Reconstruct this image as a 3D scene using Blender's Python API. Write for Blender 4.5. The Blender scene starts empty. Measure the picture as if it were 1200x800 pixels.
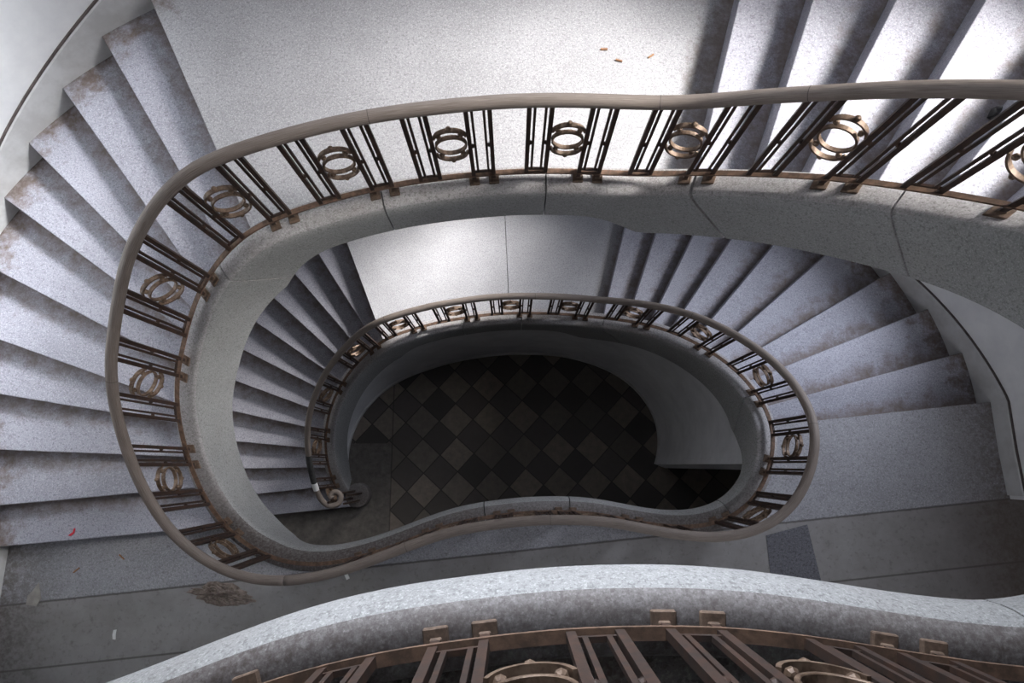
import bpy, bmesh, math, random
import numpy as np
random.seed(7); rng = np.random.default_rng(7)
SC = bpy.context.scene
COL = SC.collection

# ------------------------------------------------------------------ levels and plan of the stairwell
CAM_Z = 8.872
G, M1, L1, M2, L2 = 0.0, 2.016, 3.63, 5.410, 7.26
R_UP = [1.0,1.029,1.067,1.164,1.28,1.522,1.953,2.316,2.454,2.494,2.486,2.397,2.28,2.117,1.914,1.724,1.52,1.396,1.276,1.199,1.129,1.085,1.053,1.041,1.041,1.054,1.08,1.123,1.187,1.28,1.369,1.461,1.581,1.713,1.897,2.028,2.118,2.172,2.203,2.184,2.056,1.796,1.493,1.277,1.153,1.066,1.021,0.998]
R_LO = [1.003,1.028,1.069,1.141,1.286,1.561,1.939,2.281,2.477,2.529,2.486,2.409,2.285,2.116,1.934,1.736,1.53,1.386,1.275,1.19,1.118,1.076,1.049,1.03,1.029,1.039,1.062,1.106,1.172,1.247,1.336,1.451,1.594,1.743,1.897,2.009,2.135,2.169,2.19,2.174,2.077,1.849,1.507,1.261,1.132,1.066,1.024,1.001]
UL = [56.79,64.25,71.71,76.84,82.05,85.1,90.74,95.67,99.34,103.07,109.15,114.72]
LL = [53.59,61.45,69.31,74.75,79.85,84.94,89.52,94.95,99.55,104.06,109.54,114.22,117.03]
UR = [219.3,227.7,237.2,242.9,250.0,255.5,260.3,264.2,268.6,274.4,278.6]
LR = [218.54,226.77,234.99,241.36,246.91,253.02,258.4,262.79,267.56,273.96,278.14]
DIR_UL = [-174.5,-174.9,177.8,170.7,160.8,153.2,144.7,136.6,127.8,122.3,116.1]
DIR_LL = [-173.7,-173.9,-179.4,174.7,167.7,160.0,153.3,145.8,138.3,131.4,123.5,111.8]
DIR_UR = [74.1,69.6,60.5,56.0,48.0,39.5,29.4,21.3,14.8,5.8]
DIR_LR = [75.0,70.2,62.2,54.8,48.6,40.0,29.4,21.3,14.8,5.8]
CY = 0.62
for i_ in list(range(0, 8))+list(range(44, 48)):        # both storeys share the level stretch along the hall
    R_UP[i_] = R_LO[i_] = (R_UP[i_]+R_LO[i_])/2

def spline(ctrl, n):
    c = np.array(ctrl, float); K = len(c); A = np.zeros((K, K))
    for i in range(K):
        A[i, i] = 4; A[i, (i+1) % K] += 1; A[i, (i-1) % K] += 1
    M = np.linalg.solve(A, 6*(np.roll(c, -1)-2*c+np.roll(c, 1)))
    t = np.linspace(0, K, n, endpoint=False); i = t.astype(int); u = t-i; j = (i+1) % K
    return ((1-u)**3-(1-u))*M[i]/6+(u**3-u)*M[j]/6+(1-u)*c[i]+u*c[j]

class Loop:
    """The line of the balustrade in plan (angle th in degrees, clockwise from the camera side) and its pitch height."""
    def __init__(s, R, th_k, z_k, th0, th1, smooth=0.42):
        n = 1440; r = spline(R, n); t = np.radians(np.arange(n)*360/n)
        g_ = np.exp(-0.5*(np.arange(-60, 61)/26.0)**2); g_ /= g_.sum()
        r = np.convolve(np.concatenate([r[-60:], r, r[:60]]), g_, 'valid')
        X, Y = -r*np.sin(t), CY-r*np.cos(t)
        s.th = np.arange(th0, th1+1e-6, 0.25)
        k = np.round(s.th*4).astype(int) % n
        s.x, s.y = X[k], Y[k]
        s.tx = np.gradient(s.x); s.ty = np.gradient(s.y); l = np.hypot(s.tx, s.ty); s.tx /= l; s.ty /= l
        s.nx, s.ny = s.ty, -s.tx                      # towards the well
        s.S = np.concatenate([[0], np.cumsum(np.hypot(np.diff(s.x), np.diff(s.y)))])
        z = np.interp(s.th, th_k, z_k); s.zr = z
        g = np.linspace(0, s.S[-1], 3000); zg = np.interp(g, s.S, z); h = g[1]
        w = int(smooth/h); ker = np.hanning(2*w+1); ker /= ker.sum()
        zg = np.convolve(np.pad(zg, w, mode='edge'), ker, 'valid'); s.z = np.interp(s.S, g, zg)
        sl = np.abs(np.gradient(s.z, s.S)); w2 = np.interp(g, s.S, sl); kk = int(.3/h); ker = np.hanning(2*kk+1); ker /= ker.sum()
        s.slope = np.interp(s.S, g, np.convolve(np.pad(w2, kk, mode='edge'), ker, 'valid'))
    def at_s(s, q):
        f = lambda a: float(np.interp(q, s.S, a))
        t = np.array([f(s.tx), f(s.ty)]); t /= np.hypot(*t)
        return np.array([f(s.x), f(s.y)]), t, np.array([t[1], -t[0]]), f(s.z)
    def s_of(s, th): return float(np.interp(th, s.th, s.S))
    def pt(s, th, off=0.0):
        q = s.s_of(th); p, t, n, z = s.at_s(q); return p+n*off
    def frames(s, s0, s1, step=0.04):
        m = max(2, int((s1-s0)/step)+1)
        return [s.at_s(q) for q in np.linspace(s0, s1, m)]

UP = Loop(R_UP, [0]+UL+UR+[999], [L1]+[L1+(M2-L1)*i/11 for i in range(12)]+[M2+(L2-M2)*i/10 for i in range(11)]+[L2], 48.0, 412.0)
LO = Loop(R_LO, [0]+LL+LR+[999], [G]+[G+(M1-G)*i/12 for i in range(13)]+[M1+(L1-M1)*i/10 for i in range(11)]+[L1], 62.0, 408.0)

# outer wall of the stair tower in plan, from front left round the back to front right
wall = [(-4.10, -1.45), (-4.08, -0.6), (-4.06, 0.1)]
for a in np.linspace(178, 2, 89):
    wall.append((4.05*math.cos(math.radians(a)), 0.39+3.21*math.sin(math.radians(a))))
wall += [(4.05, 0.1), (4.07, -0.29)]
W = np.array(wall); WS = np.concatenate([[0], np.cumsum(np.hypot(*np.diff(W, axis=0).T))])
def wpt(w, inn=0.0):
    x = np.interp(w, WS, W[:, 0]); y = np.interp(w, WS, W[:, 1])
    e = 0.02; dx = np.interp(w+e, WS, W[:, 0])-np.interp(w-e, WS, W[:, 0]); dy = np.interp(w+e, WS, W[:, 1])-np.interp(w-e, WS, W[:, 1])
    l = math.hypot(dx, dy) or 1
    return np.array([x+dy/l*inn, y-dx/l*inn])          # inn > 0 : into the room
def whit(P, deg):
    d = np.array([math.cos(math.radians(deg)), math.sin(math.radians(deg))]); best = None
    for i in range(len(W)-1):
        a, b = W[i], W[i+1]; e = b-a
        den = d[0]*e[1]-d[1]*e[0]
        if abs(den) < 1e-9: continue
        q = a-P; t = (q[0]*e[1]-q[1]*e[0])/den; u = (q[0]*d[1]-q[1]*d[0])/den
        if t > 0.2 and -1e-6 <= u <= 1+1e-6 and (best is None or t < best[0]): best = (t, WS[i]+u*(WS[i+1]-WS[i]))
    return best[1] if best else None

# ------------------------------------------------------------------ materials
def nodes(name):
    m = bpy.data.materials.new(name); m.use_nodes = True; nt = m.node_tree
    return m, nt, nt.nodes['Principled BSDF']
def N(nt, t, **k):
    n = nt.nodes.new(t)
    for a, v in k.items():
        if a in n.inputs: n.inputs[a].default_value = v
        else: setattr(n, a, v)
    return n
def mix(nt, fac, a, b, mode='MIX'):
    n = nt.nodes.new('ShaderNodeMix'); n.data_type = 'RGBA'; n.blend_type = mode
    for s, v in ((n.inputs[0], fac), (n.inputs[6], a), (n.inputs[7], b)):
        if hasattr(v, 'links'): nt.links.new(v, s)
        elif isinstance(v, (int, float)): s.default_value = v
        else: s.default_value = (*v, 1)
    return n.outputs[2]
def ramp(nt, src, p0, p1, c0=0.0, c1=1.0):
    n = nt.nodes.new('ShaderNodeMapRange'); n.clamp = True
    for i, v in enumerate((p0, p1, c0, c1)): n.inputs[i+1].default_value = v
    nt.links.new(src, n.inputs[0]); return n.outputs[0]
def math_(nt, op, a, b=None):
    n = nt.nodes.new('ShaderNodeMath'); n.operation = op
    for i, v in enumerate((a, b)):
        if v is None: continue
        if hasattr(v, 'links'): nt.links.new(v, n.inputs[i])
        else: n.inputs[i].default_value = v
    return n.outputs[0]
def noise(nt, scale, detail=4, rough=0.6, vec=None):
    n = N(nt, 'ShaderNodeTexNoise'); n.inputs['Scale'].default_value = scale; n.inputs['Detail'].default_value = detail; n.inputs['Roughness'].default_value = rough
    if vec is None:
        vec = nt.nodes.new('ShaderNodeTexCoord').outputs['Object']
    nt.links.new(vec, n.inputs['Vector']); return n.outputs['Fac']
def bump(nt, b, h, strength=0.3, dist=0.01):
    n = N(nt, 'ShaderNodeBump'); n.inputs['Strength'].default_value = strength; n.inputs['Distance'].default_value = dist
    nt.links.new(h, n.inputs['Height']); nt.links.new(n.outputs[0], b.inputs['Normal'])

def terrazzo(name, base, light, dark, speck=170, rough=0.75, dirt_shade=None, du0=(0.50, 0.90), dw=0.22, spots=0.0, zones=False, gallery=False):
    m, nt, b = nodes(name)
    n1 = noise(nt, speck, 3, 0.75)
    n2 = noise(nt, 2.2, 6, 0.65)
    n3 = noise(nt, speck*0.55, 2, 0.7)
    n4 = noise(nt, speck*0.8, 2, 0.7)
    c = mix(nt, ramp(nt, n2, 0.32, 0.68), base, tuple(x*0.78 for x in base))
    c = mix(nt, ramp(nt, n1, 0.50, 0.66), c, light)
    c = mix(nt, ramp(nt, n3, 0.53, 0.66), c, dark)
    c = mix(nt, ramp(nt, n4, 0.60, 0.66, 0, 0.8), c, dark)
    if dirt_shade:                                          # grime along the wall and at riser feet, there deepened as painted occlusion shade
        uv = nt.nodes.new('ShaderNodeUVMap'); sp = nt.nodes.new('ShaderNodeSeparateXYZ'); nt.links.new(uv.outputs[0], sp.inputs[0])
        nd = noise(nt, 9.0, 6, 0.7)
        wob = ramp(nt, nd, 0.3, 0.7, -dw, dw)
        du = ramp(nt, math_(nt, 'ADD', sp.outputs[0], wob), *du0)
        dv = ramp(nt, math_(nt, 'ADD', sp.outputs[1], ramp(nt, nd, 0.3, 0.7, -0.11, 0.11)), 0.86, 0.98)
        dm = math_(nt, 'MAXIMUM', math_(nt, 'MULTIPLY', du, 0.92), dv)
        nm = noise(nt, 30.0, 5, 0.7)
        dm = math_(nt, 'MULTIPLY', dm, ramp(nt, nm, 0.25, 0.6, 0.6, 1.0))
        c = mix(nt, dm, c, dirt_shade)
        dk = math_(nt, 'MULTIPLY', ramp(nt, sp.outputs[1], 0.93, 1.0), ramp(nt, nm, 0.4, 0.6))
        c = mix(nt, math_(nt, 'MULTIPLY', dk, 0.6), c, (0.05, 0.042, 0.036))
    if spots:
        ns = noise(nt, 38.0, 6, 0.75); ns2 = noise(nt, 7.0, 3, 0.6)
        c = mix(nt, math_(nt, 'MULTIPLY', math_(nt, 'MULTIPLY', ramp(nt, ns, 0.5, 0.62), ramp(nt, ns2, 0.35, 0.6)), spots), c, (0.045, 0.034, 0.028))
        ns3 = noise(nt, 5.0, 4, 0.6)
        c = mix(nt, math_(nt, 'MULTIPLY', ramp(nt, ns3, 0.5, 0.66), spots*0.5), c, (0.16, 0.11, 0.085))
        if gallery:                                   # the level stretches along the halls are much grimier
            tg = nt.nodes.new('ShaderNodeTexCoord'); sg = nt.nodes.new('ShaderNodeSeparateXYZ'); nt.links.new(tg.outputs['Object'], sg.inputs[0])
            gm = math_(nt, 'MULTIPLY', ramp(nt, sg.outputs[1], 0.1, -0.45), ramp(nt, noise(nt, 55.0, 6, 0.75), 0.3, 0.62, 0.55, 1.0))
            c = mix(nt, gm, c, (0.06, 0.047, 0.042))
    if zones:                                         # landing floor: terrazzo towards the well, smooth cement towards the hall, seams between
        tc = nt.nodes.new('ShaderNodeTexCoord'); sp = nt.nodes.new('ShaderNodeSeparateXYZ'); nt.links.new(tc.outputs['Object'], sp.inputs[0])
        d = math_(nt, 'SUBTRACT', sp.outputs[1], math_(nt, 'ADD', math_(nt, 'MULTIPLY', sp.outputs[0], 0.0988), -0.689))
        nb = noise(nt, 4.0, 6, 0.7); nf = noise(nt, 26.0, 5, 0.7)
        cem = mix(nt, ramp(nt, nb, 0.35, 0.65), (0.30, 0.29, 0.29), (0.235, 0.225, 0.222))
        cem = mix(nt, math_(nt, 'MULTIPLY', ramp(nt, nf, 0.55, 0.72), 0.5), cem, (0.10, 0.09, 0.085))
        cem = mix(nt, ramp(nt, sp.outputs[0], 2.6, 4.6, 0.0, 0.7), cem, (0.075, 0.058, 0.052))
        c = mix(nt, ramp(nt, d, 0.004, -0.004), c, cem)
        ln = math_(nt, 'ABSOLUTE', math_(nt, 'ADD', d, math_(nt, 'MULTIPLY', math_(nt, 'SUBTRACT', nf, 0.5), 0.012)))
        c = mix(nt, ramp(nt, ln, 0.012, 0.004, 0, 0.75), c, (0.05, 0.042, 0.038))
        l2 = math_(nt, 'ABSOLUTE', math_(nt, 'ADD', d, 0.49))
        c = mix(nt, ramp(nt, l2, 0.010, 0.004, 0, 0.7), c, (0.06, 0.052, 0.048))
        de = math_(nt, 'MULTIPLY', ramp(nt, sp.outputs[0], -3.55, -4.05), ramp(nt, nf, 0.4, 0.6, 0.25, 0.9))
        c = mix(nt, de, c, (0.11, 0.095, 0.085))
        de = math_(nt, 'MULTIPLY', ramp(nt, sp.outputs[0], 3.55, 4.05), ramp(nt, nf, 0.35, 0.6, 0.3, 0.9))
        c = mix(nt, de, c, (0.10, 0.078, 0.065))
    nt.links.new(c, b.inputs['Base Color']); b.inputs['Roughness'].default_value = rough
    bump(nt, b, n1, 0.12, 0.003)
    return m

def plain(name, c0, c1, scale=8, rough=0.7, metal=0.0, bmp=0.2, lo=0.38, hi=0.62, stretch=None):
    m, nt, b = nodes(name)
    vec = None
    if stretch:
        mp = nt.nodes.new('ShaderNodeMapping'); mp.inputs['Scale'].default_value = stretch
        nt.links.new(nt.nodes.new('ShaderNodeUVMap').outputs[0], mp.inputs['Vector']); vec = mp.outputs[0]
    n = noise(nt, scale, 5, 0.65, vec)
    nt.links.new(mix(nt, ramp(nt, n, lo, hi), c0, c1), b.inputs['Base Color'])
    b.inputs['Roughness'].default_value = rough; b.inputs['Metallic'].default_value = metal
    if bmp: bump(nt, b, n, bmp, 0.004)
    return m

M_STEP = terrazzo('pale_terrazzo_tread', (0.35,0.35,0.40), (0.51,0.51,0.575), (0.22,0.215,0.25), 120, dirt_shade=(0.145,0.108,0.09))
M_LAND = terrazzo('pale_terrazzo_landing', (0.37,0.37,0.39), (0.53,0.53,0.555), (0.245,0.24,0.255), 120, dirt_shade=(0.145,0.108,0.09), du0=(0.93, 0.985), dw=0.03)
M_LANDL = terrazzo('pale_terrazzo_slab', (0.37,0.37,0.39), (0.53,0.53,0.555), (0.245,0.24,0.255), 120, dirt_shade=(0.145,0.108,0.09), du0=(5, 6), dw=0.03)
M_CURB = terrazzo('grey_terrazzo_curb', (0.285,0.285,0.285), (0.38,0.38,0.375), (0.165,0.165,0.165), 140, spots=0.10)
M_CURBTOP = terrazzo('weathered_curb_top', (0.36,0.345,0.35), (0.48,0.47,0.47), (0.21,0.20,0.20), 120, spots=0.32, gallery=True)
M_FLOOR = terrazzo('landing_floor_first', (0.33,0.33,0.355), (0.46,0.46,0.49), (0.21,0.205,0.22), 120, zones=True)
M_DARKF = terrazzo('dark_hall_floor', (0.12,0.115,0.11), (0.2,0.19,0.18), (0.05,0.045,0.04), 90, spots=0.5)
M_PATCH = terrazzo('dark_terrazzo_inlay', (0.13,0.13,0.15), (0.2,0.2,0.22), (0.07,0.07,0.08), 90)
M_WOOD = plain('weathered_handrail_wood', (0.275,0.232,0.203), (0.095,0.07,0.056), 6, 0.62, stretch=(1.2, 9, 1), bmp=0.35, lo=0.35, hi=0.7)
M_IRON = plain('dark_rusty_iron', (0.030,0.019,0.015), (0.068,0.032,0.019), 22, 0.65, 0.25, lo=0.4, hi=0.75)
M_RUST = plain('rusted_flat_iron', (0.075,0.045,0.03), (0.16,0.095,0.062), 25, 0.75, 0.1)
M_PAD = plain('rusted_foot_plate', (0.08,0.052,0.036), (0.15,0.10,0.07), 40, 0.8)
M_RING = plain('bronzed_ring_iron', (0.19,0.13,0.09), (0.08,0.048,0.03), 30, 0.55, 0.3)
M_WALL = plain('white_plaster', (0.80,0.80,0.80), (0.70,0.70,0.71), 2.5, 0.85, bmp=0.1)
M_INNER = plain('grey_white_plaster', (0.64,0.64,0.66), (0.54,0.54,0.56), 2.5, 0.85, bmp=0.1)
M_SKIRT = plain('grey_painted_skirting', (0.56,0.56,0.56), (0.45,0.445,0.44), 5, 0.8)
M_GROOVE = plain('dark_groove_line', (0.06,0.048,0.045), (0.11,0.09,0.085), 14, 0.9)
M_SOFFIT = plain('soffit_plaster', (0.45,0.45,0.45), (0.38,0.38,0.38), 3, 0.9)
M_DARK = plain('dark_recess', (0.02,0.018,0.016), (0.035,0.03,0.027), 4, 0.9)
M_FRAME = plain('white_window_paint', (0.6,0.6,0.6), (0.5,0.5,0.5), 8, 0.6)
M_WHITE = plain('white_paper', (0.8,0.8,0.8), (0.7,0.7,0.7), 8, 0.8, bmp=0)
M_RED = plain('red_plastic', (0.65,0.02,0.05), (0.5,0.02,0.04), 8, 0.5, bmp=0)
M_BUTT = plain('orange_filter_paper', (0.36,0.20,0.10), (0.26,0.13,0.07), 30, 0.9, bmp=0)
M_LEAF = plain('dry_grey_paper', (0.36,0.34,0.31), (0.28,0.26,0.24), 20, 0.9)
M_DEBRIS = plain('crumbled_plaster', (0.27,0.22,0.19), (0.14,0.11,0.095), 30, 0.95)
M_BLACK = plain('black_lump', (0.02,0.02,0.02), (0.04,0.04,0.04), 20, 0.8)

def tiles():
    m, nt, b = nodes('checker_ground_tiles')
    tc = nt.nodes.new('ShaderNodeTexCoord')
    mp = nt.nodes.new('ShaderNodeMapping'); mp.vector_type = 'TEXTURE'
    mp.inputs['Location'].default_value = (-1.25, 0.12, 0); mp.inputs['Rotation'].default_value = (0, 0, math.radians(47.5)); mp.inputs['Scale'].default_value = (0.336,)*3
    nt.links.new(tc.outputs['Object'], mp.inputs['Vector'])
    add = N(nt, 'ShaderNodeVectorMath', operation='ADD'); add.inputs[1].default_value = (0.5, 0.5, 0); nt.links.new(mp.outputs[0], add.inputs[0])
    fl = N(nt, 'ShaderNodeVectorMath', operation='FLOOR'); nt.links.new(add.outputs[0], fl.inputs[0])
    fr = N(nt, 'ShaderNodeVectorMath', operation='FRACTION'); nt.links.new(add.outputs[0], fr.inputs[0])
    s = nt.nodes.new('ShaderNodeSeparateXYZ'); nt.links.new(fl.outputs[0], s.inputs[0])
    par = math_(nt, 'ABSOLUTE', math_(nt, 'MODULO', math_(nt, 'ADD', s.outputs[0], s.outputs[1]), 2.0))
    wn = N(nt, 'ShaderNodeTexWhiteNoise'); wn.noise_dimensions = '3D'; nt.links.new(fl.outputs[0], wn.inputs['Vector'])
    n = noise(nt, 12, 5, 0.7); ng = noise(nt, 1.2, 3, 0.6)
    lt = mix(nt, wn.outputs['Value'], (0.25,0.205,0.17), (0.12,0.105,0.09))
    dk = mix(nt, wn.outputs['Value'], (0.115,0.10,0.088), (0.05,0.045,0.04))
    c = mix(nt, par, lt, dk)
    c = mix(nt, ramp(nt, n, 0.35, 0.7, 0, 0.5), c, (0.07,0.06,0.052))
    sf = nt.nodes.new('ShaderNodeSeparateXYZ'); nt.links.new(fr.outputs[0], sf.inputs[0])
    e = lambda o: math_(nt, 'MINIMUM', o, math_(nt, 'SUBTRACT', 1.0, o))
    edge = math_(nt, 'MINIMUM', e(sf.outputs[0]), e(sf.outputs[1]))
    c = mix(nt, ramp(nt, edge, 0.03, 0.008), c, (0.035,0.03,0.027))
    # plain border along the walls and the left side of the hall
    so = nt.nodes.new('ShaderNodeSeparateXYZ'); nt.links.new(tc.outputs['Object'], so.inputs[0])
    bd = mix(nt, ramp(nt, n, 0.35, 0.65), (0.155,0.14,0.125), (0.09,0.08,0.072))
    c = mix(nt, math_(nt, 'MULTIPLY', ramp(nt, so.outputs[0], -1.685, -1.70), ramp(nt, so.outputs[1], 0.30, 0.29)), c, bd)
    lx = math_(nt, 'ABSOLUTE', math_(nt, 'ADD', so.outputs[0], 1.69))
    c = mix(nt, ramp(nt, lx, 0.012, 0.004, 0, 0.7), c, (0.04,0.034,0.03))
    nt.links.new(c, b.inputs['Base Color']); b.inputs['Roughness'].default_value = 0.6
    return m
M_TILES = tiles()

# ------------------------------------------------------------------ mesh helpers
def link(o, parent=None):
    COL.objects.link(o)
    if parent is not None: o.parent = parent
    return o
def mk(name, verts, faces, mat, parent=None, smooth=False, uvs=None):
    me = bpy.data.meshes.new(name); me.from_pydata([tuple(map(float, v)) for v in verts], [], faces); me.materials.append(mat) if mat else None
    if uvs is not None:
        ul = me.uv_layers.new(name='UVMap')
        for lp in me.loops: ul.data[lp.index].uv = uvs[lp.vertex_index]
    me.update()
    if smooth: me.polygons.foreach_set('use_smooth', [True]*len(me.polygons))
    bm = bmesh.new(); bm.from_mesh(me); bmesh.ops.recalc_face_normals(bm, faces=bm.faces); bm.to_mesh(me); bm.free()
    return link(bpy.data.objects.new(name, me), parent)
def root(name, label, cat, loc=(0,0,0), group=None):
    o = bpy.data.objects.new(name, None); COL.objects.link(o); o.empty_display_size = 0.1
    o['label'] = label; o['category'] = cat
    if group: o['group'] = group
    return o
def tag(o, label, cat, group=None):
    o['label'] = label; o['category'] = cat
    if group: o['group'] = group
    return o
def struct(o, label=None, cat=None):
    o['kind'] = 'structure'
    if label: o['label'] = label
    if cat: o['category'] = cat
    return o
def bevel(o, w, seg=2, ang=35):
    md = o.modifiers.new('bevel', 'BEVEL'); md.width = w; md.segments = seg; md.limit_method = 'ANGLE'; md.angle_limit = math.radians(ang); return o
def sweep(frames, prof, closed=True):
    """frames: (p2, tangent, inward normal, z); prof(i) -> list of (n, dz)"""
    V, F, UVc = [], [], []; m = len(prof(0)); S = 0; last = None
    for i, (p, t, n, z) in enumerate(frames):
        if last is not None: S += math.hypot(*(p-last))
        last = p
        for j, (a, dz) in enumerate(prof(i)):
            q = p+n*a; V.append((q[0], q[1], z+dz)); UVc.append((S, j/m))
    for i in range(len(frames)-1):
        for j in range(m if closed else m-1):
            k = (j+1) % m; F.append((i*m+j, i*m+k, (i+1)*m+k, (i+1)*m+j))
    if closed:
        F.append(tuple(range(m))); F.append(tuple((len(frames)-1)*m+j for j in reversed(range(m))))
    return V, F, UVc
def box_at(V, F, c, t, n, half, z0, z1, slope=0.0):
    b = len(V)
    for (a, c2) in ((-1,-1),(1,-1),(1,1),(-1,1)):
        q = c+t*half[0]*a+n*half[1]*c2
        V.append((q[0], q[1], z0+slope*half[0]*a))
    for (a, c2) in ((-1,-1),(1,-1),(1,1),(-1,1)):
        q = c+t*half[0]*a+n*half[1]*c2
        V.append((q[0], q[1], z1+slope*half[0]*a))
    for f in ((3,2,1,0),(4,5,6,7),(0,1,5,4),(1,2,6,5),(2,3,7,6),(3,0,4,7)): F.append(tuple(b+i for i in f))
def ball_at(V, F, c, r, seg=8, ring=5):
    b = len(V); V.append((c[0], c[1], c[2]+r))
    for i in range(1, ring):
        ph = math.pi*i/ring
        for j in range(seg):
            a = 2*math.pi*j/seg; V.append((c[0]+r*math.sin(ph)*math.cos(a), c[1]+r*math.sin(ph)*math.sin(a), c[2]+r*math.cos(ph)))
    V.append((c[0], c[1], c[2]-r)); e = len(V)-1
    for j in range(seg): F.append((b, b+1+j, b+1+(j+1) % seg)); F.append((e, e-seg+(j+1) % seg, e-seg+j))
    for i in range(ring-2):
        for j in range(seg):
            F.append((b+1+i*seg+j, b+1+(i+1)*seg+j, b+1+(i+1)*seg+(j+1) % seg, b+1+i*seg+(j+1) % seg))

def ruled(name, loop, thA, thB, wA, wB, z, thick, mat, parent, na, nb, off=-0.03, zfun=None, infl=0.02, bev=0.006):
    """slab between the balustrade line and the outer wall, uv = (front-back, inner-outer)"""
    V, F, U = [], [], []
    for lay in (0, 1):
        for i in range(na+1):
            u = i/na; a = loop.pt(thA+(thB-thA)*u, off); b = wpt(wA+(wB-wA)*u, -infl)
            for j in range(nb+1):
                v = j/nb; p = a*(1-v)+b*v; zz = (zfun(u) if zfun else z)-(thick if lay else 0)
                V.append((p[0], p[1], zz)); U.append((u, v))
    m = nb+1; L = (na+1)*m
    for i in range(na):
        for j in range(nb):
            q = (i*m+j, i*m+j+1, (i+1)*m+j+1, (i+1)*m+j); F.append(q); F.append(tuple(L+x for x in reversed(q)))
    for i in range(na):
        for j in (0, nb): F.append((i*m+j, (i+1)*m+j, L+(i+1)*m+j, L+i*m+j))
    for j in range(nb):
        for i in (0, na): F.append((i*m+j, i*m+j+1, L+i*m+j+1, L+i*m+j))
    o = mk(name, V, F, mat, parent, uvs=U)
    if bev: bevel(o, bev, 2, 50)
    return o

# ------------------------------------------------------------------ the four stair flights
knots = {}
def flight(name, label, loop, ths, dirs, z0, z1, end_th, end_w):
    t = root(name, label, 'stair flight', group='stone stair flights'); n = len(dirs); r = (z1-z0)/n
    w = []
    for i in range(n):
        q = whit(loop.pt(ths[i+1]), dirs[i]); w.append(q)
    knots[label] = [(w[i], z0+r*(i+1)) for i in range(n)]
    for i in range(n-1):                                # the last nosing is the edge of the landing
        a, b = ths[i+1], ths[i+2]; wa, wb = w[i], w[i+1]
        e = 0.10
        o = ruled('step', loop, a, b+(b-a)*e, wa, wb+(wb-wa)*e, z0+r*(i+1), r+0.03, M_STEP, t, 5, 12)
    zf = lambda u: z0+(z1-z0)*u-0.30
    ruled('soffit', loop, ths[0], ths[-1], w[0]-(w[1]-w[0]), w[-1], 0, 0.04, M_SOFFIT, t, 30, 6, off=0.03, zfun=lambda u: (np.interp(ths[0]+(ths[-1]-ths[0])*u, ths, [z0+r*i for i in range(n+1)])-0.34), bev=0)
    return t, w
f1, wLL = flight('stair_flight', 'dim winding stone flight rising from the tiled ground floor, left of the well', LO, LL, DIR_LL, G, M1, None, None)
f2, wLR = flight('stair_flight', 'winding stone flight on the right, between lower half landing and grey landing', LO, LR, DIR_LR, M1, L1, None, None)
f3, wUL = flight('stair_flight', 'large winding flight of pale stone steps filling the left edge of the photo', UP, UL, DIR_UL, L1, M2, None, None)
f4, wUR = flight('stair_flight', 'brightly lit stone flight at top right, rising beyond the thick handrail', UP, UR, DIR_UR, M2, L2, None, None)

# half landings and floors
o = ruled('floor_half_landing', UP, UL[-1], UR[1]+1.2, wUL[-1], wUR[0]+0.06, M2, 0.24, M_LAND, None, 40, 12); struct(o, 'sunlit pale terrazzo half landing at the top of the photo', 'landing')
V, F = [], []
# lower half landing is laid in two slabs with a joint between
thj = 178.5; wj = whit(LO.pt(thj), 92.5)
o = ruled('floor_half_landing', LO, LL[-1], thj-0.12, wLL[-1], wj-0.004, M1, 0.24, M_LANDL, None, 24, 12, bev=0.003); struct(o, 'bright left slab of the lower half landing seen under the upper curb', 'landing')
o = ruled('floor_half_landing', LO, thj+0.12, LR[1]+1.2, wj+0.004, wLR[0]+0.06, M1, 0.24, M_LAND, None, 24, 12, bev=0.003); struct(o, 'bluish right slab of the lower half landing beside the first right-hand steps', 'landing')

def storey_floor(name, z, loop, th_right, w_right, th_left, w_left, mat, thick):
    P = [loop.pt(th, -0.02) for th in np.arange(th_right, 408, 1.0)]+[UP.pt(th, -0.02) for th in np.arange(49, 66.5, 1.0)]
    P = [np.array(p) for p in P]
    out = [wpt(w_left+0.10, -0.02), np.array([-4.12, -1.45]), np.array([-6.6, -1.45]), np.array([-6.6, -4.2]), np.array([6.6, -4.2]), np.array([6.6, -0.29]), np.array([4.09, -0.29]), wpt(w_right, -0.02)]
    ring = P+out; n = len(ring)
    V = [(p[0], p[1], z) for p in ring]+[(p[0], p[1], z-thick) for p in ring]
    me = bpy.data.meshes.new(name); bm = bmesh.new(); vs = [bm.verts.new(v) for v in V]
    bm.faces.new(vs[:n]); bm.faces.new(list(reversed(vs[n:])))
    for i in range(n): bm.faces.new((vs[i], vs[(i+1) % n], vs[n+(i+1) % n], vs[n+i]))
    bmesh.ops.triangulate(bm, faces=[f for f in bm.faces if len(f.verts) > 4]); bmesh.ops.recalc_face_normals(bm, faces=bm.faces)
    bm.to_mesh(me); bm.free(); me.materials.append(mat)
    return struct(link(bpy.data.objects.new(name, me)))
o = storey_floor('floor_first', L1, LO, LR[-1], wLR[-1], 47.0, wUL[0], M_FLOOR, 0.28); o['label'] = 'grey terrazzo and cement landing floor below the photographer, littered with debris'; o['category'] = 'floor'
o = storey_floor('floor_second', L2, UP, UR[-1], wUR[-1], 51.0, wUL[0], M_DARKF, 0.28); o['label'] = 'dark hall floor behind the foreground iron bars'; o['category'] = 'floor'
V = [(-6.6,-4.2,0),(6.6,-4.2,0),(6.6,4.2,0),(-6.6,4.2,0)]
struct(mk('floor', V, [(0,1,2,3)], M_TILES), 'dark diamond checker tiles at the bottom of the stairwell', 'floor')
q = [(2.05,-0.57),(2.39,-0.485),(2.46,-0.92),(2.43,-1.2),(2.08,-1.2),(2.06,-0.86)]
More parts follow.
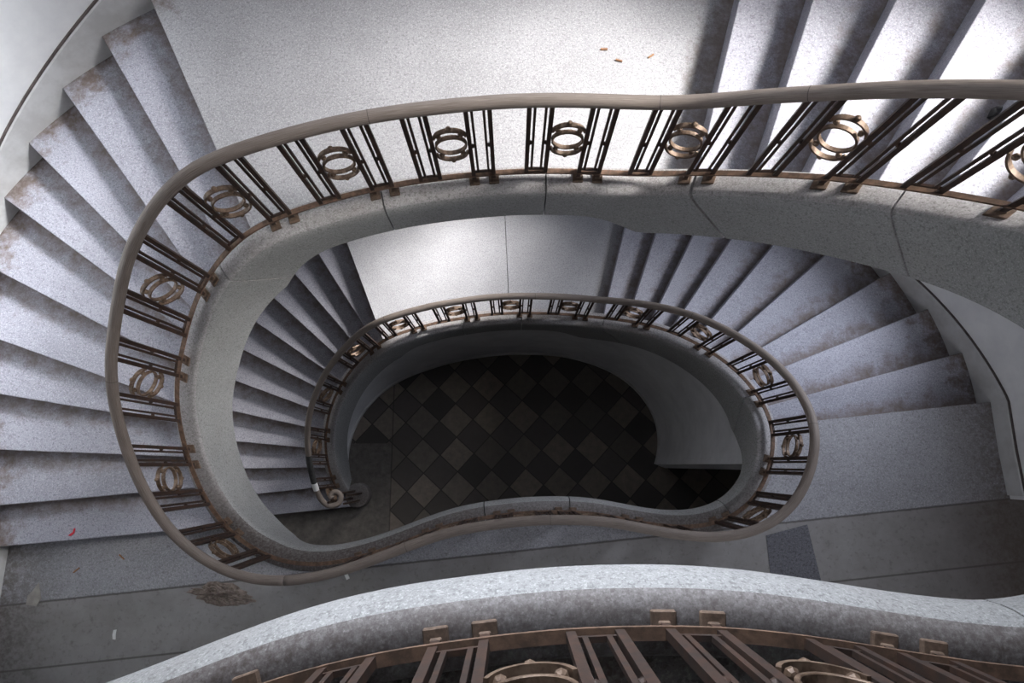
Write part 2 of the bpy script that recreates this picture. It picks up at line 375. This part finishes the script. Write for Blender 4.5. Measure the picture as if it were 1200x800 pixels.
V = [(x,y,L1+0.001) for x,y in q]+[(x,y,L1+0.004) for x,y in q]; n = len(q)
struct(mk('floor_inlay', V, [tuple(range(n,2*n))]+[(i,(i+1)%n,n+(i+1)%n,n+i) for i in range(n)], M_PATCH), 'darker square stone inlay in the first floor landing', 'floor')

# ------------------------------------------------------------------ outer walls, windows, ceiling
TOP = 11.2
wins = [(2.9, 4.4, 2.95, 4.9), ]
def wall_sheet(name, w0, w1, holes, mat, z0=0.0, z1=TOP):
    ws = sorted(set([w0, w1]+[h for a in holes for h in a[:2] if w0 < h < w1]+list(np.arange(math.ceil(w0/0.12)*0.12, w1, 0.12)))); ws = [x for x in ws if w0 <= x <= w1]
    zs = sorted(set([z0, z1]+[h for a in holes for h in a[2:]]))
    V, F = [], []
    for x in ws:
        p = wpt(x)
        for z in zs: V.append((p[0], p[1], z))
    m = len(zs)
    for i in range(len(ws)-1):
        for j in range(m-1):
            cx, cz = (ws[i]+ws[i+1])/2, (zs[j]+zs[j+1])/2
            if any(h[0] < cx < h[1] and h[2] < cz < h[3] for h in holes): continue
            F.append((i*m+j, (i+1)*m+j, (i+1)*m+j+1, i*m+j+1))
    return struct(mk(name, V, F, mat, smooth=True))
def w_at(x, y):
    d = [(math.hypot(*(wpt(w)-np.array([x, y]))), w) for w in np.linspace(0, WS[-1], 800)]; return min(d)[1]
wa = w_at(3.6, 1.9)
H1 = (wa-2.0, wa+0.8, 6.95, 10.4)                      # high window over the upper right flight
wb = w_at(0.7, 3.6); H2 = (wb-0.75, wb+0.75, M1+0.95, M1+2.75)
wc = w_at(-0.3, 3.6); H3 = (wc-0.9, wc+0.9, M2+0.95, M2+3.7)
H4 = (wa-0.75, wa+0.55, 7.75-3.63, 9.65-3.63)
holes = [H1, H2, H3, H4]
wl, wr = w_at(-2.6, 2.85), w_at(2.4, 2.98)
wall_sheet('wall_left', 0, wl, [], M_WALL); wall_sheet('wall_back', wl, wr, holes, M_WALL); wall_sheet('wall_right', wr, WS[-1], holes, M_WALL)
for nm, a, b in (('wall_hall_left', (-4.10,-1.45), (-6.6,-1.45)), ('wall_hall_left', (-6.6,-1.45), (-6.6,-4.2)), ('wall_front', (-6.6,-4.2), (6.6,-4.2)), ('wall_hall_right', (6.6,-4.2), (6.6,-0.29)), ('wall_hall_right', (6.6,-0.29), (4.07,-0.29))):
    struct(mk(nm, [(a[0],a[1],0),(b[0],b[1],0),(b[0],b[1],TOP),(a[0],a[1],TOP)], [(0,1,2,3)], M_WALL))
struct(mk('ceiling', [(-6.6,-4.2,TOP),(6.6,-4.2,TOP),(6.6,4.2,TOP),(-6.6,4.2,TOP)], [(0,1,2,3)], M_WALL))
for k, h in enumerate(holes):                            # simple frames with a cross bar
    V, F = [], []
    def bar(w0, w1, z0, z1):
        b = len(V); m = 8
        for i in range(m+1):
            w = w0+(w1-w0)*i/m
            for inn in (0.03, -0.03):
                p = wpt(w, inn); V.append((p[0],p[1],z0)); V.append((p[0],p[1],z1))
        for i in range(m):
            q = b+i*4
            for f in ((q,q+4,q+5,q+1),(q+2,q+3,q+7,q+6),(q+1,q+5,q+7,q+3),(q,q+2,q+6,q+4)): F.append(f)
        F.append((b,b+1,b+3,b+2)); q = b+m*4; F.append((q,q+2,q+3,q+1))
    bar(h[0], h[1], h[2], h[2]+0.05); bar(h[0], h[1], h[3]-0.05, h[3]); bar(h[0], h[0]+0.05, h[2], h[3]); bar(h[1]-0.05, h[1], h[2], h[3])
    bar((h[0]+h[1])/2-0.025, (h[0]+h[1])/2+0.025, h[2], h[3])
    struct(mk('window_%d' % (k+1), V, F, M_FRAME))

# skirting band along the outer wall, with the dark groove on top
def skirting(name, gname, w0, w1, kn, z_pad=0.17):
    kn = sorted(kn); ws = np.arange(w0, w1+1e-6, 0.05); kw = [a for a, b in kn]; kz = [b for a, b in kn]
    z = np.interp(ws, kw, kz)
    V, F, V2, F2 = [], [], [], []
    for w, zz in zip(ws, z):
        for inn, dz in ((0.0,-0.45),(0.018,-0.45),(0.018,z_pad-0.012),(0.010,z_pad),(0.0,z_pad)):
            p = wpt(w, inn); V.append((p[0],p[1],zz+dz))
        for inn, dz in ((0.001,z_pad),(0.013,z_pad),(0.013,z_pad+0.014),(0.001,z_pad+0.014)):
            p = wpt(w, inn); V2.append((p[0],p[1],zz+dz))
    for i in range(len(ws)-1):
        for j in range(4): F.append((i*5+j, i*5+j+1, (i+1)*5+j+1, (i+1)*5+j))
        for j in range(4): k = (j+1) % 4; F2.append((i*4+j, i*4+k, (i+1)*4+k, (i+1)*4+j))
    struct(mk(name, V, F, M_SKIRT)); struct(mk(gname, V2, F2, M_GROOVE))
ks = list(knots.values())
def lead(kn, first_z, last_z, a, b):
    kn = sorted(kn); return [(a, first_z), (kn[0][0]-0.30, first_z)]+kn+[(kn[-1][0]+0.15, last_z), (b, last_z)]
mid = (WS[-1])/2
skirting('baseboard_left', 'trim_1', 0.0, mid, [(0, L1), (ks[2][0][0]-0.4, L1)]+ks[2]+[(mid, M2)])
skirting('baseboard_right', 'trim_2', mid, WS[-1], [(mid, M2)]+[(ks[3][0][0]-0.5, M2)]+ks[3]+[(WS[-1], L2)])
skirting('baseboard_lower_left', 'trim_3', 0.3, mid, [(0, G), (ks[0][0][0]-0.4, G)]+ks[0]+[(mid, M1)])
skirting('baseboard_lower_right', 'trim_4', mid, WS[-1], [(mid, M1), (ks[1][0][0]-0.5, M1)]+ks[1]+[(WS[-1], L1)])

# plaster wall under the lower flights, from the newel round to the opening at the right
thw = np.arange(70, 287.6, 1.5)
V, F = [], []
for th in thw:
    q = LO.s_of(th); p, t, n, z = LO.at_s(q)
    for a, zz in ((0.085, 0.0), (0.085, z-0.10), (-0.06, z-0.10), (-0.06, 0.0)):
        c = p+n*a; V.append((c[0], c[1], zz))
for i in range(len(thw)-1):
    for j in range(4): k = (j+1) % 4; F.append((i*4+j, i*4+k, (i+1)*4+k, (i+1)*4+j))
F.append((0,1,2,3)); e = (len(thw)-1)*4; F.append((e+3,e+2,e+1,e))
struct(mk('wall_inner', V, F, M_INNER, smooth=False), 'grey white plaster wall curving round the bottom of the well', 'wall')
V, F = [], []                                            # slim plinth at its foot
for th in thw:
    q = LO.s_of(th); p, t, n, z = LO.at_s(q)
    for a, zz in ((0.084, 0.0), (0.10, 0.0), (0.10, min(0.07, z*0.4)), (0.084, min(0.08, z*0.4+.005))):
        c = p+n*a; V.append((c[0], c[1], zz))
for i in range(len(thw)-1):
    for j in range(3): F.append((i*4+j, i*4+j+1, (i+1)*4+j+1, (i+1)*4+j))
struct(mk('baseboard_inner', V, F, M_SKIRT))

# ------------------------------------------------------------------ stone curbs that carry the balustrades
def curb(label, loop, s0, s1, joints):
    t = root('stone_curb', label, 'stair curb', group='stone curbs around the well')
    cuts = [s0]+[j for j in joints if s0 < j < s1]+[s1]
    for a, b in zip(cuts[:-1], cuts[1:]):
        a2, b2 = a+(0.004 if a > s0 else 0), b-(0.004 if b < s1 else 0)
        if abs(a-loop.s_of(228)) < 1e-6 and loop is UP: a2 = a+0.011      # the open crack by the first lit step
        fr = loop.frames(a2, b2, 0.035)
        qs = np.linspace(a2, b2, len(fr)); grd = np.gradient(loop.z, loop.S); m = 13; V = []
        def shape(q):
            sl = min(1, max(0, float(np.interp(q, loop.S, loop.slope))/0.45)); y = loop.at_s(q)[0][1]
            g = min(1, max(0, (0.35-y)/0.5))*(1-min(1, sl*2.2))
            if loop is UP: g *= min(1, max(0, (q-loop.s_of(303))/(loop.s_of(312)-loop.s_of(303)))) if q > loop.s_of(200) else 1
            return g, 0.27+sl*0.26-g*0.135
        def prof(g, d):
            e = lambda a, b: a*(1-g)+b*g
            return [(-0.07,-min(0.16,d)),(-0.07,0.028),(-0.058,0.042),(e(0.066,0.035),0.042),(e(0.084,0.058),e(0.037,0.036)),(e(0.097,0.080),e(0.022,0.018)),(e(0.105,0.096),e(-0.004,-0.014)),(e(0.109,0.106),e(-0.035,-0.05)),(0.111,-0.09),(0.111,-d),(0.095,-d-0.012),(-0.05,-d-0.012),(-0.05,-min(0.16,d))]
        U = []
        for q in qs:                                     # the joints stand square to the slope, so lower points sit further up the flight
            k = min(float(np.interp(q, loop.S, grd)), 0.7)*0.85; g0, d0 = shape(q)
            for j in range(m):
                qq = q; a_, dz_ = prof(g0, d0)[j]
                for it in range(3):
                    qq = min(max(q-dz_*k, 0), loop.S[-1]); a_, dz_ = prof(*shape(qq))[j]
                p_, t_, n_, z_ = loop.at_s(qq); V.append((*(p_+n_*a_), z_+dz_)); U.append((qq, j/m))
        F = [(i*m+j, i*m+(j+1) % m, (i+1)*m+(j+1) % m, (i+1)*m+j) for i in range(len(qs)-1) for j in range(m)]
        F.append(tuple(range(m))); F.append(tuple((len(qs)-1)*m+j for j in reversed(range(m))))
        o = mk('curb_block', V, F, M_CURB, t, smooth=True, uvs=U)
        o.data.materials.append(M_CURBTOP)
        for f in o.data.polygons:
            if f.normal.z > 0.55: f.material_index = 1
        md = o.modifiers.new('edges', 'EDGE_SPLIT'); md.split_angle = math.radians(50)
    return t
cu_lo = curb('lower terrazzo curb curving from the round newel base up to the first floor', LO, LO.s_of(66.5), LO.S[-1], [LO.s_of(x) for x in (112,150,186,228,271.5,300,335,372)])
cu_up = curb('upper terrazzo curb sweeping round the well to the foreground edge', UP, 0.0, UP.S[-1], [UP.s_of(x) for x in (108,141,191,228,253,284,311)])
V, F = [], []                                            # round newel base at the foot of the lower curb
m = 28; cx, cy, rr = -2.115, -0.41, 0.165
for r_, z_ in ((rr,0),(rr,0.15),(rr-0.012,0.165),(0.0001,0.165)):
    for j in range(m): V.append((cx+r_*math.cos(2*math.pi*j/m), cy+r_*math.sin(2*math.pi*j/m), z_))
for i in range(3):
    for j in range(m): F.append((i*m+j, i*m+(j+1)%m, (i+1)*m+(j+1)%m, (i+1)*m+j))
mk('newel_base', V, F, M_CURBTOP, cu_lo)

# ------------------------------------------------------------------ iron balustrades
ZR, ZB = 0.825, 0.108
def rail_profile(): return [(0.036*math.cos(a), 0.030*math.sin(a)) for a in np.linspace(0, 2*math.pi, 14, endpoint=False)]
def post(loop, q, bal, pad, half=0.011):
    p, t, n, z = loop.at_s(q); sl = float(np.interp(q, loop.S, np.gradient(loop.z, loop.S)))
    V, F = [], []
    box_at(V, F, p, t, n, (half, 0.011), z+(0.045 if pad else ZB-0.004), z+ZR-0.018)
    o = mk('baluster_post', V, F, M_IRON, bal)
    if pad:
        V, F = [], []
        box_at(V, F, p+n*0.006, t, n, (0.030, 0.030), z+0.038, z+0.056, sl)
        box_at(V, F, p, t, n, (0.0145, 0.0145), z+0.052, z+0.066, sl)
        f = mk('foot_plate', V, F, M_PAD, o); f['label'] = 'rusty square foot plate'; bevel(f, 0.003, 1)
def frame(loop, qa, qb, bal):
    """two thin rods joined at top and bottom, with a bead to each neighbouring post"""
    V, F = [], []; g = 0.028; q1, q2 = qa+g, qb-g
    h = 0.0065
    for q in (q1, q2):
        p, t, n, z = loop.at_s(q); box_at(V, F, p, t, n, (h, h), z+ZB+0.035, z+ZR-0.02)
    pm, t, n, z = loop.at_s((q1+q2)/2); sl = float(np.interp((q1+q2)/2, loop.S, np.gradient(loop.z, loop.S)))
    hl = (q2-q1)/2+h
    box_at(V, F, pm, t, n, (hl, h), z+ZB+0.03, z+ZB+0.043, sl); box_at(V, F, pm, t, n, (hl, h), z+ZR-0.052, z+ZR-0.040, sl)
    for q, fz in ((qa+g/2, 0.46), (qb-g/2, 0.46)):
        p, t, n, z = loop.at_s(q); zz = z+ZB+(ZR-ZB)*fz
        ball_at(V, F, (p[0], p[1], zz), 0.0125)
    p, t, n, z = loop.at_s((qa+qb)/2); box_at(V, F, p, t, n, ((qb-qa)/2, 0.006), z+ZB+0.03, z+ZB+0.040, sl)
    mk('rod_frame', V, F, M_IRON, bal)
def band(V, F, c, t, n, zc, sl, R, dz, a0, a1, seg, w=0.012, th=0.010, closed=False):
    b = len(V); m = seg if closed else seg+1
    for i in range(m):
        a = a0+(a1-a0)*i/seg
        for rr, nn in ((R-th/2,-w),(R+th/2,-w),(R+th/2,w),(R-th/2,w)):
            x = rr*math.cos(a); q = c+t*x+n*nn; V.append((q[0], q[1], zc+dz+rr*math.sin(a)+sl*x))
    for i in range(seg):
        i2 = (i+1) % m
        for j in range(4): k = (j+1) % 4; F.append((b+i*4+j, b+i2*4+j, b+i2*4+k, b+i*4+k))
    if not closed: F.append((b,b+1,b+2,b+3)); e = b+(m-1)*4; F.append((e+3,e+2,e+1,e))
def ring(loop, qa, qb, bal):
    q = (qa+qb)/2; c, t, n, z = loop.at_s(q); zc = z+ZB+(ZR-ZB)*0.50; R = (qb-qa)/2-0.018; sl = 0.0
    V, F = [], []; band(V, F, c, t, n, zc, sl, R, 0, 0, 2*math.pi, 28, closed=True)
    o = mk('ring_ornament', V, F, M_RING, bal); bevel(o, 0.002, 1)
    for sg in (1, -1):
        V, F = [], []; a0, a1 = (math.radians(16), math.radians(164)) if sg > 0 else (math.radians(196), math.radians(344))
        band(V, F, c, t, n, zc, sl, R+0.006, sg*0.062, a0, a1, 16)
        for ad in (48, 132):
            a = math.radians(ad); x = (R+0.004)*math.cos(a); p = c+t*x; ball_at(V, F, (p[0], p[1], zc+sg*((R)*math.sin(a)+0.031)), 0.015)
        ball_at(V, F, (c[0], c[1], zc+sg*(R+0.062+0.019)), 0.015)
        s_ = mk('scroll_arc', V, F, M_RING, o)
def module(loop, q, bal, lo=None):
    """q = place of the first footed post; ascending order: unfooted pair, ring, footed pair"""
    P = [q-0.305, q-0.195, q, q+0.115]
    if P[0] < 0.02 or P[3] > loop.S[-1]-0.02: return
    if lo is not None and P[0] < lo: return
    post(loop, P[0], bal, False); post(loop, P[1], bal, False); post(loop, P[2], bal, True); post(loop, P[3], bal, True)
    frame(loop, P[0], P[1], bal); frame(loop, P[2], P[3], bal); ring(loop, P[1], P[2], bal)
def smooth_frames(fr): return fr

bal_lo = root('iron_balustrade', 'small rusty iron balustrade with curled handrail end, around the dark lower well', 'balustrade', group='iron balustrades with ring ornaments')
bal_up = root('iron_balustrade', 'large rusty iron balustrade on the upper curb, nearest the camera', 'balustrade', group='iron balustrades with ring ornaments')
# bottom rails
def flat_rail(loop, s0, s1, bal):
    fr = loop.frames(s0, s1, 0.03); V, F, U = sweep(fr, lambda i: [(-0.015,ZB-0.006),(0.015,ZB-0.006),(0.015,ZB+0.006),(-0.015,ZB+0.006)])
    o = mk('bottom_rail', V, F, M_RUST, bal, uvs=U); o['label'] = 'flat rusty bottom rail'
flat_rail(LO, LO.s_of(68.5), LO.S[-1], bal_lo); flat_rail(UP, 0.0, UP.S[-1]-0.02, bal_up)
# handrails
def handrail(pts3, bal, joints=(), wraps=(), r=(0.034, 0.030)):
    V, F, U = [], [], []; m = 14; S = 0
    pts3 = np.array(pts3)
    for i, p in enumerate(pts3):
        a, b = pts3[max(0, i-1)], pts3[min(len(pts3)-1, i+1)]; t = b-a; t /= np.linalg.norm(t)
        side = np.cross(t, [0,0,1]); side /= np.linalg.norm(side); upv = np.cross(side, t)
        if i: S += np.linalg.norm(p-pts3[i-1])
        for j in range(m):
            an = 2*math.pi*j/m; q = p+side*r[0]*math.cos(an)+upv*r[1]*math.sin(an); V.append(q); U.append((S, abs(j/m-0.5)*2))
    for i in range(len(pts3)-1):
        for j in range(m): k = (j+1) % m; F.append((i*m+j, i*m+k, (i+1)*m+k, (i+1)*m+j))
    F.append(tuple(range(m))); F.append(tuple((len(pts3)-1)*m+j for j in reversed(range(m))))
    o = mk('handrail', V, F, M_WOOD, bal, smooth=True, uvs=U); o['label'] = 'worn wooden handrail'
    for (pa, pb, mat_, lb) in wraps:
        ia, ib = sorted(int(np.argmin(np.linalg.norm(pts3-np.array(p), axis=1))) for p in (pa, pb))
        v3, f3 = [], []
        for i in range(ia, ib+1):
            t = pts3[min(i+1, len(pts3)-1)]-pts3[max(i-1, 0)]; t /= np.linalg.norm(t); side = np.cross(t, [0,0,1]); side /= np.linalg.norm(side); upv = np.cross(side, t)
            for j in range(m): v3.append(pts3[i]+side*(r[0]+.002)*math.cos(2*math.pi*j/m)+upv*(r[1]+.002)*math.sin(2*math.pi*j/m))
        for i in range(ib-ia):
            for j in range(m): k = (j+1) % m; f3.append((i*m+j, i*m+k, (i+1)*m+k, (i+1)*m+j))
        w_ = mk('rail_wrap', v3, f3, mat_, o, smooth=True); w_['label'] = lb
    for p in joints:                                   # dark glue lines between the lengths of the rail
        i = int(np.argmin(np.linalg.norm(pts3-np.array(p), axis=1))); i = max(1, min(len(pts3)-2, i))
        t = pts3[i+1]-pts3[i-1]; t /= np.linalg.norm(t); side = np.cross(t, [0,0,1]); side /= np.linalg.norm(side); upv = np.cross(side, t)
        v2 = [pts3[i]+t*e+side*(r[0]+.0006)*math.cos(2*math.pi*j/m)+upv*(r[1]+.0006)*math.sin(2*math.pi*j/m) for e in (-0.0016, 0.0016) for j in range(m)]
        mk('rail_joint', v2, [(j, (j+1) % m, m+(j+1) % m, m+j) for j in range(m)], M_GROOVE, o)
    return o
def catmull(P, per=6):
    P = [np.array(p, float) for p in P]; P = [2*P[0]-P[1]]+P+[2*P[-1]-P[-2]]; out = []
    for i in range(1, len(P)-2):
        for k in range(per):
            u = k/per; a, b, c, d = P[i-1:i+3]
            out.append(0.5*((2*b)+(-a+c)*u+(2*a-5*b+4*c-d)*u*u+(-a+3*b-3*c+d)*u**3))
    out.append(P[-2]); return out
th0 = 79.0
fr = LO.frames(LO.s_of(th0), LO.S[-1]+0.0, 0.04)
main = [(p[0], p[1], z+ZR) for p, t, n, z in fr]
vol = [(-2.218,-0.404,0.985),(-2.240,-0.375,0.985),(-2.203,-0.334,0.985),(-2.148,-0.338,0.985),(-2.112,-0.388,0.985),(-2.141,-0.467,0.985),(-2.25,-0.490,1.0),(-2.34,-0.398,1.07),(-2.385,-0.21,1.20),(-2.398,0.0,1.36)]
jl = lambda lp, th: (*lp.pt(th), lp.at_s(lp.s_of(th))[3]+ZR)
handrail(catmull(vol+[main[0]], 7)[:-1]+main, bal_lo, [jl(LO, a) for a in (122, 193, 247, 279, 345, 392)],
         [((-2.398,0.12,1.45), (-2.385,-0.20,1.20), M_BLACK, 'black wrapped length of handrail'), ((-2.383,-0.215,1.19), (-2.365,-0.30,1.13), M_WHITE, 'white wrapped patch on handrail')])
fr = UP.frames(0.0, UP.S[-1], 0.04)
handrail([(p[0], p[1], z+ZR) for p, t, n, z in fr], bal_up, [jl(UP, a) for a in (87, 145, 214, 235, 265)])
# modules
s_lo = [3.24,3.88,4.50,5.08,5.69,6.28,6.89,7.52,8.13,8.73,9.32,9.92]; o_lo = 0
thS = lambda R: None
def s_from_measure(loop, th): return loop.s_of(th)
th_lo = [68.6+5.5, 82.5+7.0, ]
# places measured along the loop (angle of the first footed post of each module)
for th in (82.7, 97.0, 112.0, 127.9, 153.0, 184.8, 215.2, 237.5, 254.6, 270.0, 285.5, 301.0, 316.5, 334.0, 360.5, 387.5, 400.5):
    module(LO, LO.s_of(th), bal_lo)
q = LO.s_of(82.7)-0.60                                   # the cut-short panel by the newel
for a, f_ in ((q-0.195, False), (q, True), (q+0.115, True)): post(LO, a, bal_lo, f_)
frame(LO, q, q+0.115, bal_lo); ring(LO, q-0.195, q, bal_lo)
for th in (62.0, 75.5, 89.5, 102.7, 118.7, 139.5, 168.0, 200.5, 225.5, 244.5, 259.6, 274.0, 289.0, 303.5, 317.3, 334.8, 363.6, 388.4):
    module(UP, UP.s_of(th), bal_up)
module(UP, UP.s_of(388.4)+0.58, bal_up); module(UP, UP.s_of(62.0)-0.62, bal_up)
# scroll of the lower bottom rail on the round base
V, F = [], []
for a in np.linspace(0, 2*math.pi, 5)[:-1]:
    c = np.array([cx+0.07*math.cos(a+0.5), cy+0.07*math.sin(a+0.5)]); box_at(V, F, c, np.array([1.,0]), np.array([0,1.]), (0.010,0.010), 0.16, 0.965)
mk('newel_post', V, F, M_IRON, bal_lo)

# ------------------------------------------------------------------ litter
def flake(name, x, y, z, pts, mat, label, cat, rot=0, th=0.004, group=None):
    n = len(pts); c, s = math.cos(rot), math.sin(rot)
    q = [(x+c*a-s*b, y+s*a+c*b) for a, b in pts]
    V = [(a, b, z+0.001) for a, b in q]+[(a, b, z+th+0.006*math.sin(i*2.1)**2) for i, (a, b) in enumerate(q)]
    o = mk(name, V, [tuple(reversed(range(n))), tuple(range(n, 2*n))]+[(i,(i+1)%n,n+(i+1)%n,n+i) for i in range(n)], mat)
    return tag(o, label, cat, group)
flake('paper_scrap', -3.13, -1.30, L1, [(-0.010,-0.036),(0.013,-0.038),(0.009,0.0),(0.012,0.034),(-0.009,0.032),(-0.013,0.0)], M_WHITE, 'white paper scrap on the grey landing, lower left', 'scrap')
flake('paper_scrap', -1.335, -0.855, L1, [(-0.014,-0.045),(0.014,-0.045),(0.016,0.04),(-0.012,0.045)], M_WHITE, 'white paper scrap half under the pale handrail on the landing', 'scrap', rot=0.5)
flake('plastic_scrap', -3.455, -0.52, L1+0.162, [(-0.03,-0.018),(-0.006,-0.021),(0.018,0.0),(0.021,0.036),(0.013,0.039),(0.007,0.009),(-0.018,-0.006)], M_RED, 'bright red plastic scrap on the second lowest step at left', 'scrap')
flake('paper_scrap', -3.80, -1.0, L1, [(-0.06,-0.08),(0.03,-0.09),(0.055,-0.03),(0.02,0.09),(-0.02,0.02),(-0.05,-0.01)], M_LEAF, 'grey leaf-shaped scrap on the landing beside the left wall', 'scrap')
def butt(x, y, z, rot, label, L=0.042):
    V, F = [], []; r = 0.006; m = 8; c, s = math.cos(rot), math.sin(rot)
    for e in (-L/2, L/2):
        for j in range(m):
            a = 2*math.pi*j/m; d = r*math.cos(a); V.append((x+c*e-s*d, y+s*e+c*d, z+r+0.0008+r*math.sin(a)))
    F += [(j,(j+1)%m,m+(j+1)%m,m+j) for j in range(m)]+[tuple(range(m)), tuple(reversed(range(m,2*m)))]
    tag(mk('cigarette_butt', V, F, M_BUTT, smooth=False), label, 'cigarette butt', 'cigarette butts')
butt(0.58, 2.54, M2, 0.0, 'brown cigarette butt highest of the three on the upper half landing')
butt(0.67, 2.46, M2, -0.3, 'dark cigarette butt lowest of the trio near the top centre of photo')
butt(0.87, 2.49, M2, 0.6, 'small cigarette butt at right of the trio, near the steps', 0.04)
butt(-3.49, -0.82, L1, 0.7, 'brown cigarette butt on the landing below the lowest left step', 0.055)
butt(-3.14, -0.72, L1, -0.7, 'cigarette butt lying against the lowest left step on the landing', 0.055)
# crumbled plaster heap by the left end of the handrail
V, F = [], []; nr, na = 9, 48
lob = rng.normal(size=na); lob = np.convolve(np.concatenate([lob[-3:], lob, lob[:3]]), np.ones(7)/7, 'valid')
for i in range(nr+1):
    for j in range(na):
        a = 2*math.pi*j/na; k = i/nr; rad = (0.27+0.13*lob[j])*k
        h = 0.03*(1-k)**0.8*(0.3+1.1*rng.random())
        V.append((-2.36+rad*1.15*math.cos(a), -1.0+rad*0.34*math.sin(a)-0.14*rad*math.cos(a), L1+h+0.0005))
for i in range(nr):
    for j in range(na): F.append((i*na+j, i*na+(j+1)%na, (i+1)*na+(j+1)%na, (i+1)*na+j))
F.append(tuple(reversed(range(na))))
tag(mk('debris_heap', V, F, M_DEBRIS), 'brown heap of crumbled plaster under the left corner of the handrail', 'debris')
V, F = [], []; ball_at(V, F, (2.31,1.64,M2+0.185*4+0.022), 0.032, 7, 5)
V = [(x+rng.normal()*0.006, y+rng.normal()*0.006, max(M2+0.74+0.001, z+rng.normal()*0.006)) for x, y, z in V]
tag(mk('black_lump', V, F, M_BLACK), 'small black lump on a lit step at the top right', 'debris')

# ------------------------------------------------------------------ light
def area(name, loc, to, sx, sy, power, col, spread=180):
    l = bpy.data.lights.new(name, 'AREA'); l.shape = 'RECTANGLE'; l.size = sx; l.size_y = sy; l.energy = power; l.color = col; l.spread = math.radians(spread)
    o = bpy.data.objects.new(name, l); COL.objects.link(o); o.location = loc
    import mathutils
    d = mathutils.Vector(to)-mathutils.Vector(loc); o.rotation_euler = d.to_track_quat('-Z', 'Y').to_euler(); return o
area('high_window_light', (6.0, 2.75, 10.8), (0.5, 2.05, M2), 2.6, 2.2, 140, (1.0, 0.965, 0.92), 32)
area('middle_window_light', (4.35, 2.3, 5.6), (1.0, 1.2, 2.9), 1.3, 1.3, 120, (0.83, 0.88, 1.0), 150)
area('lower_window_light', (1.2, 4.35, 4.6), (-1.6, 1.9, M1), 1.2, 1.0, 55, (1.0, 0.97, 0.94), 45)
area('upper_window_light', (0.2, 4.0, M2+3.3), (-3.9, 1.8, M2+0.7), 1.4, 1.0, 135, (0.93, 0.96, 1.0), 38)
area('back_window_light', (-0.3, 4.0, M2+2.4), (0.1, -0.4, L2-0.1), 1.4, 1.2, 36, (0.86, 0.91, 1.0), 45)
area('hall_fill', (2.6, -3.9, L1+2.7), (1.6, 1.2, L1+1.2), 2.4, 0.8, 22, (0.95, 0.95, 1.0), 120)  # added weak fill from the hall side, stands for no real lamp
area('ceiling_fill', (0.0, 2.6, TOP-0.4), (0, 0.8, 4), 4.0, 1.2, 27, (0.85, 0.90, 1.0), 150)  # added ambient fill under the closed ceiling, no roof opening here

wd = bpy.data.worlds.new('sky'); SC.world = wd; wd.use_nodes = True
bg = wd.node_tree.nodes['Background']; sky = wd.node_tree.nodes.new('ShaderNodeTexSky'); sky.sky_type = 'NISHITA'; sky.sun_disc = False; sky.sun_elevation = math.radians(45)
wd.node_tree.links.new(sky.outputs[0], bg.inputs[0]); bg.inputs[1].default_value = 0.08

# ------------------------------------------------------------------ camera
cam = bpy.data.cameras.new('camera'); co = bpy.data.objects.new('camera', cam); COL.objects.link(co)
cam.sensor_width = 36; cam.lens = 36*729.1/1200; cam.clip_start = 0.05
import mathutils
co.matrix_world = mathutils.Matrix.Translation((0, 0, CAM_Z)) @ mathutils.Matrix.Rotation(0.19492, 4, 'X') @ mathutils.Matrix.Rotation(-0.00287, 4, 'Z')
SC.camera = co
SC.view_settings.view_transform = 'Standard'; SC.view_settings.look = 'None'; SC.view_settings.exposure = 0.0
SC.cycles.use_denoising = True
